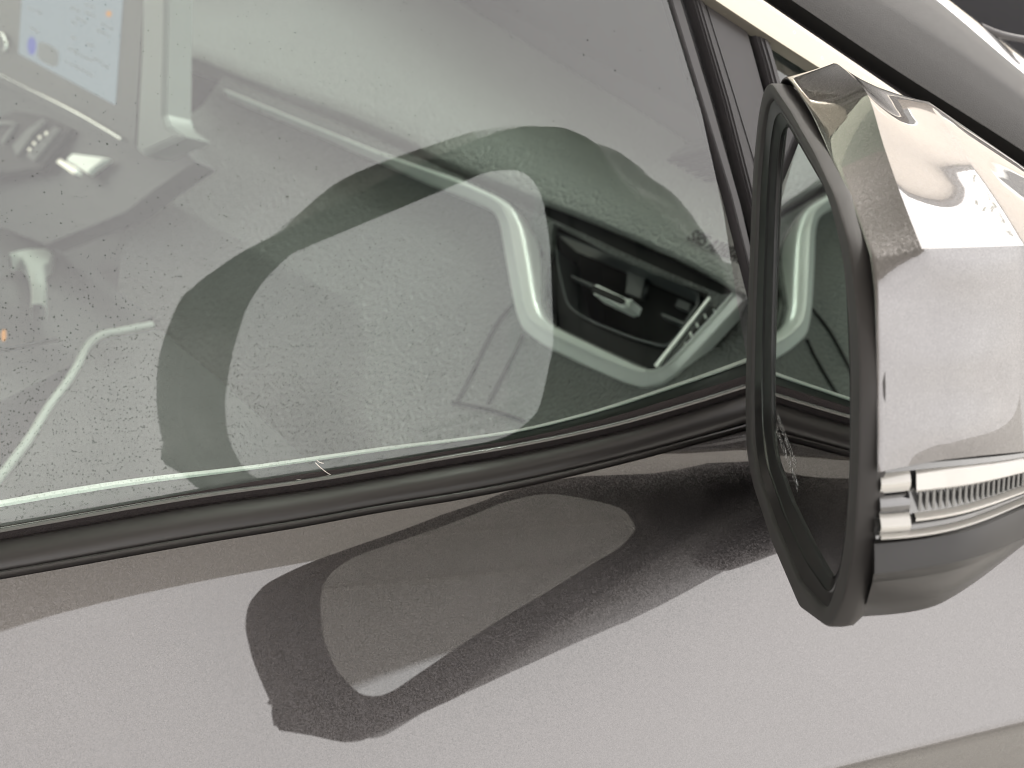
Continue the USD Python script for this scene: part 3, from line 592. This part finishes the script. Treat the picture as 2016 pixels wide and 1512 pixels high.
for L, r in (([(1012, 598), (985, 640), (958, 720), (938, 800)], .0016), ([(1030, 660), (1008, 720), (990, 800)], .0016), ([(930, 800), (990, 812), (1062, 836)], .0014)):
    c = on_F(smooth_line(L, 24)); d_ = np.min(np.linalg.norm(c[:, None]-trim_c[None], axis=2), axis=1)
    c = c + np.array([-1.0, 0, .3])*fdisp(d_, c[:, 2])[:, None]
    obj('panel_seam', tube(c, r), 'dark_plastic', DASH, smooth=60)
# silver trim
tv = [(455, 183), (600, 243), (800, 322), (911, 357), (1001, 399), (1022, 418), (1040, 455), (1050, 505), (1066, 600), (1078, 630), (1105, 652), (1180, 687), (1255, 722), (1282, 733), (1300, 736), (1320, 730), (1345, 705), (1405, 640), (1458, 578), (1500, 535)]
tl = [(448, 194), (600, 256), (785, 335), (866, 370), (951, 403), (976, 420), (987, 445), (1001, 530), (1016, 608), (1030, 650), (1075, 684), (1155, 722), (1230, 755), (1267, 765), (1305, 758), (1330, 743), (1355, 718), (1435, 632), (1474, 590), (1515, 545)]
a = on_F(smooth_line(tv, 140), .004); b = on_F(smooth_line(tl, 140), .004)
# match both borders point for point
kt = np.linspace(0, 1, 20); pa = np.stack([np.interp(np.linspace(0, 1, 150), kt, np.array(tv, float)[:, k]) for k in (0, 1)], 1); pb = np.stack([np.interp(np.linspace(0, 1, 150), kt, np.array(tl, float)[:, k]) for k in (0, 1)], 1)
def soft(p, n=5):
    for _ in range(n): p = np.vstack([p[:1], (p[:-2]+2*p[1:-1]+p[2:])/4, p[-1:]])
    return p
pa, pb = soft(pa), soft(pb)
a, b = on_F(pa, .001), on_F(pb, .001)
obj('silver_trim', loft([a-NFu*.02, a, mix(a, b, .06)+NFu*.0035, mix(a, b, .16)+NFu*.0055, mix(a, b, .42)+NFu*.0070, mix(a, b, .52)+NFu*.0060, mix(a, b, .62)+NFu*.0040, mix(a, b, .93)+NFu*.0018, b+NFu*.0002, b-NFu*.006]), 'silver', DASH, smooth=35)
# side air vent: recessed dark box, rim, vanes and tab
hb = on_F([(1060, 380), (1480, 560), (1480, 640), (1330, 760), (1180, 710), (1050, 660)], -.045)
obj('vent_back', plate(hb, -NFu*.004), 'dark_plastic', DASH)
vt = on_F(smooth_line([(1078, 445), (1200, 495), (1345, 557), (1366, 568), (1368, 585), (1350, 615), (1318, 664), (1300, 674), (1270, 668), (1190, 640), (1125, 608), (1108, 592), (1098, 560), (1084, 480)], 120), -.006)
ct = vt.mean(0); obj('vent_rim', loft([vt+NFu*.0, vt+NFu*.0015, vt+(ct-vt)*.03+NFu*.0018, vt+(ct-vt)*.06, vt+(ct-vt)*.07-NFu*.02]), 'vent_rim', DASH)
obj('vent_surround', plate(on_F([(1060, 385), (1250, 470), (1440, 560), (1462, 572), (1405, 640), (1345, 705), (1318, 728), (1255, 720), (1180, 686), (1105, 650), (1087, 640), (1066, 590), (1050, 505), (1044, 430)], -.008), -NFu*.003, holes=[vt]), 'dark_plastic', DASH)
for L in ([(1102, 522), (1166, 549), (1168, 556), (1104, 529)], [(1280, 596), (1326, 614), (1328, 622), (1282, 604)]):
    obj('vent_vane', plate(on_F(L, -.016), NFu*.006, .0008), 'vent_rim', DASH)
for L in ([(1300, 555), (1326, 566), (1318, 580), (1292, 569)], [(1296, 640), (1306, 620), (1312, 623), (1302, 643)], [(1200, 500), (1236, 516), (1226, 556), (1196, 545)]):
    obj('vent_vane', plate(on_F(L, -.022), NFu*.004, .0005), 'vent_rim', DASH)
tb = np.array([(1166, 568), (1176, 561), (1236, 590), (1244, 590), (1238, 604), (1228, 607), (1170, 580)], float)
obj('vent_tab', plate(on_F(tb, -.010), NFu*.012, .0018), 'silver', DASH)
obj('tab_face', plate(on_F([(1169, 570), (1171, 580), (1226, 604), (1234, 603), (1237, 596), (1232, 591), (1176, 567)], .0023), NFu*.0006), 'dark_plastic', DASH)
# thumb wheel slot with white dots
obj('wheel_plate', plate(on_F([(1300, 722), (1282, 722), (1390, 580), (1424, 590), (1416, 606), (1330, 720)], -.007), NFu*.004, .001), 'vent_rim', DASH)
obj('wheel_plate_edge', plate(on_F([(1284, 716), (1392, 580), (1396, 584), (1290, 720)], -.003), NFu*.0015, .0003), 'silver', DASH)
obj('thumb_wheel', plate(on_F([(1336, 690), (1396, 600), (1414, 606), (1412, 622), (1354, 700), (1340, 700)], -.003), NFu*.003, .001), 'dark_plastic', DASH)
for (x, y, s) in ((1361, 660, 5), (1373, 641, 4.6), (1389, 624, 4.2), (1407, 613, 3.0)):
    obj('wheel_dot', plate(on_F([(x-s*.7, y-s), (x+s*.2, y-s*1.2), (x+s*.9, y+s*.6), (x, y+s*1.1)], .0002), NFu*.0006), 'white', DASH)
obj('wheel_arrow', plate(on_F([(1347, 690), (1350, 674), (1357, 684)], .0002), NFu*.0006), 'white', DASH)
# end of the dashboard beside the door
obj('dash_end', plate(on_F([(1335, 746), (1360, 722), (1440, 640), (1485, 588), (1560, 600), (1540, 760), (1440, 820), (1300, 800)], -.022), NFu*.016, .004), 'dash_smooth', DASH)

# ------------------------------------------------------------------ centre screen
NS = np.array([-1.0, 0, .30]); NSu = NS/np.linalg.norm(NS)
def on_S(px, o=0.0): return on_plane(np.asarray(px, float), (1.0, 0, -.30), .10) + NSu*o
SCR = CAR+'/touchscreen'
obj('touchscreen', plate(on_S([(-260, -260), (292, -200), (286, 0), (268, 296), (230, 282), (-260, 30)], -.012), NSu*.012, .003), 'console', CAR)
obj('display', plate(on_S([(-200, -220), (252, -200), (243, 0), (228, 207), (38, 106), (44, 0), (52, -200)], .0002), NSu*.0006), 'screen', SCR, smooth=False)
obj('screen_bracket', plate(on_S([(290, -200), (332, -200), (330, 0), (326, 225), (334, 248), (366, 270), (330, 285), (284, 306), (272, 296), (282, 100)], -.020), NSu*.022, .003), 'pale_plastic', SCR)
obj('screen_rail', tube(on_S(smooth_line([(-60, 115), (60, 175), (160, 225), (249, 277)], 20), .004), .0012), 'chrome', SCR)
rng = random.Random(3)
for (x, y, w_) in ((70, 22, 22), (72, 60, 20), (150, 20, 14), (150, 45, 10), (178, 12, 16), (182, 30, 20), (160, 38, 14), (148, 74, 10), (205, 66, 22), (180, 90, 14), (145, 98, 16), (212, 52, 20), (166, 112, 34), (212, 132, 16), (140, 125, 20), (168, 142, 30), (195, 120, 16)):
    x0 = x-w_/2
    while x0 < x+w_/2:
        l = rng.uniform(4, 9); yy0 = y+(x0-x)*.5+rng.uniform(-1.5, 1.5); h = rng.uniform(1.0, 2.2)
        obj('screen_text_line', plate(on_S([(x0, yy0-h), (x0+l, yy0-h+l*.5), (x0+l, yy0+h+l*.5), (x0, yy0+h)], .0010), NSu*.0003), 'screen_mark', SCR, smooth=False); x0 += l+rng.uniform(2, 4)
obj('screen_button', plate(on_S(smooth_line([(78, 88), (84, 84), (112, 97), (118, 104), (117, 126), (110, 132), (84, 120), (77, 112), (78, 88)], 40)[:-1], .0010), NSu*.0003), 'screen_mark', SCR, smooth=False)
tt = np.linspace(0, 2*np.pi, 24, endpoint=False); obj('screen_icon', plate(on_S(np.stack([65+8.5*np.cos(tt), 91+18*np.sin(tt)], 1), .0010), NSu*.0003), 'screen_blue', SCR, smooth=False)
obj('screen_icon', plate(on_S(np.stack([217+5*np.cos(tt), 28+6*np.sin(tt)], 1), .0010), NSu*.0003), 'amber', SCR, smooth=False)
obj('screen_ring', tube(on_S(smooth_line([(2, 66), (14, 72), (20, 90), (17, 104)], 16), .003), .0018), 'chrome', SCR)

# ------------------------------------------------------------------ centre stack, console, seat, cabin shell
CON = CAR+'/centre_console'
def on_C(px, z=-.15, k=.25, o=0.): return on_plane(np.asarray(px, float), (k, 0, 1.0), z+k*.05) + np.array([k, 0, 1.0])*o
obj('centre_console', plate(on_C([(-300, 260), (130, 300), (420, 240), (480, 420), (420, 620), (240, 655), (130, 690), (-100, 735), (-400, 780)], -.16, .35), np.array([-.02, 0, -.12]), .006), 'console', CAR)
obj('stack_panel', plate(on_plane(np.array([(-300, 40), (-60, 118), (250, 285), (345, 268), (392, 322), (300, 372), (236, 412), (60, 470), (-300, 330)], float), (1.0, 0, -.7), .20), np.array([.02, 0, -.01]), .004), 'console', CAR, smooth=25)
STK = CAR+'/stack_panel'
def on_K(px, o=0.): return on_plane(np.asarray(px, float), (1.0, 0, -.7), .20) + np.array([-.82, 0, .57])*o
obj('middle_vent', plate(on_K([(-60, 270), (40, 225), (100, 235), (155, 262), (95, 340), (-60, 360)], .002), np.array([-.82, 0, .57])*.006, .002), 'dark_plastic', STK)
for L in ([(20, 290), (42, 262), (52, 256), (46, 266), (26, 296)], [(44, 300), (80, 262), (104, 246), (112, 252), (88, 274), (54, 320)], [(72, 318), (128, 262), (140, 268), (88, 330)], [(0, 248), (52, 252), (50, 258), (0, 258)]):
    obj('vent_vane', plate(on_K(L, .009), np.array([-.82, 0, .57])*.003, .0008), 'dash_smooth', STK)
for (x, y) in ((95, 300), (106, 288), (119, 280), (86, 312)):
    obj('vent_stud', plate(on_K([(x-3, y), (x, y-4), (x+4, y-2), (x+1, y+4)], .014), np.array([-.82, 0, .57])*.002), 'chrome', STK)
obj('chrome_knob', plate(on_K([(142, 338), (150, 332), (184, 352), (182, 362), (176, 362)], .012), np.array([-.82, 0, .57])*.006, .0014), 'chrome', STK)
obj('knob_base', plate(on_K([(146, 326), (160, 312), (205, 318), (230, 322), (190, 352)], .004), np.array([-.82, 0, .57])*.006, .002), 'silver', STK)
# pale surround of the selector
so = smooth_line([(8, 535), (40, 524), (78, 516), (97, 528), (92, 545), (80, 556), (82, 590), (80, 640)], 50); si = smooth_line([(14, 538), (30, 536), (42, 548), (48, 562), (51, 580), (52, 600), (52, 620), (50, 640)], 50)
oc, ic = on_C(so, -.16, .35, .012), on_C(si, -.16, .35, .012)
obj('selector_surround', loft([oc-[0, 0, .01], oc, mix(oc, ic, .2)+[0, 0, .003], mix(oc, ic, .8)+[0, 0, .003], ic, ic-[0, 0, .01]]), 'piping', CON, smooth=40)
obj('console_seam', tube(on_C(smooth_line([(-200, 745), (0, 702), (110, 680)], 12), -.16, .35, .004), .0012), 'dark_plastic', CON)
obj('warning_lamp', plate(on_C(np.stack([2+5*np.cos(tt), 679+6*np.sin(tt)], 1), -.16, .35, .006), np.array([0, 0, .002])), 'amber', CON)
SEAT = CAR+'/passenger_seat'
sc = on_plane(smooth_line([(300, 648), (240, 660), (200, 668), (172, 690), (155, 725), (130, 765), (100, 805), (60, 870), (0, 950), (-100, 1060)], 60), (0, 0, 1.0), -.145)
low = sc - np.array([0, 0, .2]); far = sc + np.array([-.02, -.5, -.01])
obj('passenger_seat', loft([low, sc-[0, 0, .03], sc-[0, 0, .006], sc, sc+[-.002, -.02, .006], mix(sc, far, .3)+[0, 0, .006], far]), 'seat', CAR, smooth=50)
obj('seat_piping', tube(sc+[0, 0, .003], .0028), 'piping', SEAT, smooth=60)
# windscreen with black border, roof, floor and far side close the cabin
ys = np.linspace(.09, 2.2, 50); xwb = PchipInterpolator(wy, wx)(ys)
base = np.stack([xwb, ys, np.full_like(ys, -.031)], 1); bt1 = base+[.004, 0, .022]; bt2 = base+np.stack([-.02-.02*ys, 0*ys, .13+.06*ys], 1)
rf = np.stack([np.interp(ys, [.09, .9, 1.72], [-.42, -.35, -.42]), np.interp(ys, [.09, 1.72], [.25, 1.6]), np.interp(ys, [.09, .9, 1.72], [.44, .455, .44])], 1)
obj('cowl_strip', loft([base-[0, 0, .02], base, bt1, bt1+[.01, 0, 0]]), 'cowl', CAR)
obj('windscreen_border', loft([bt1+[.003, 0, -.01], mix(bt1, bt2, .5), bt2]), 'frit', CAR)
obj('windscreen', loft([mix(bt2, rf, t) for t in (0, .3, .6, 1)]), 'screen_glass', CAR)
obj('roof', plate(np.array([(-.42, .25, .44), (-.36, .9, .455), (-.42, 1.6, .44), (-2.2, 1.6, .44), (-2.2, .25, .44)]), np.array([0, 0, .05]), .01), 'paint', CAR)
obj('headliner', plate(np.array([(-.41, .25, .43), (-.35, .9, .445), (-.41, 1.6, .43), (-2.2, 1.6, .43), (-2.2, .25, .43)]), np.array([0, 0, .008])), 'headliner', CAR)
obj('cabin_floor', plate(np.array([(.5, .05, -.62), (.5, 1.8, -.62), (-2.2, 1.8, -.62), (-2.2, .05, -.62)]), np.array([0, 0, -.05])), 'carpet', CAR)
obj('far_door', plate(np.array([(.75, 1.78, -.62), (.75, 1.78, -.01), (-2.2, 1.78, .0), (-2.2, 1.78, -.62)]), np.array([0, .06, 0])), 'paint', CAR)
obj('far_pillar', plate(np.array([(.1, 1.80, -.1), (1.4, 1.80, -.1), (1.4, 1.80, .06), (.65, 1.80, .25), (.1, 1.80, .25)]), np.array([0, .03, 0])), 'cowl', CAR)
obj('firewall', plate(np.array([(.62, .05, -.62), (.62, 1.8, -.62), (.86, 1.8, -.02), (.30, .05, -.05)]), np.array([.02, 0, 0])), 'carpet', CAR)
obj('rear_bulkhead', plate(np.array([(-2.2, .05, -.62), (-2.2, 1.8, -.62), (-2.2, 1.7, .4), (-2.2, .2, .4)]), np.array([-.05, 0, 0])), 'carpet', CAR)

# ------------------------------------------------------------------ loose fibres caught on the sill
for L, lab in (([(621, 911), (634, 923), (646, 932), (657, 937)], 'longest pale fibre caught on the window sill strip'), ([(623, 905), (629, 910), (637, 912)], 'short pale fibre lying just above the longest one on the glass'), ([(563, 949), (578, 947), (590, 944), (604, 945)], 'curly pale fibre lying flat on the black sill strip')):
    obj('fibre', tube(on_win(smooth_line(L, 14), .004), .00012, 6), 'hair', smooth=60, label=lab, cat='fibre')
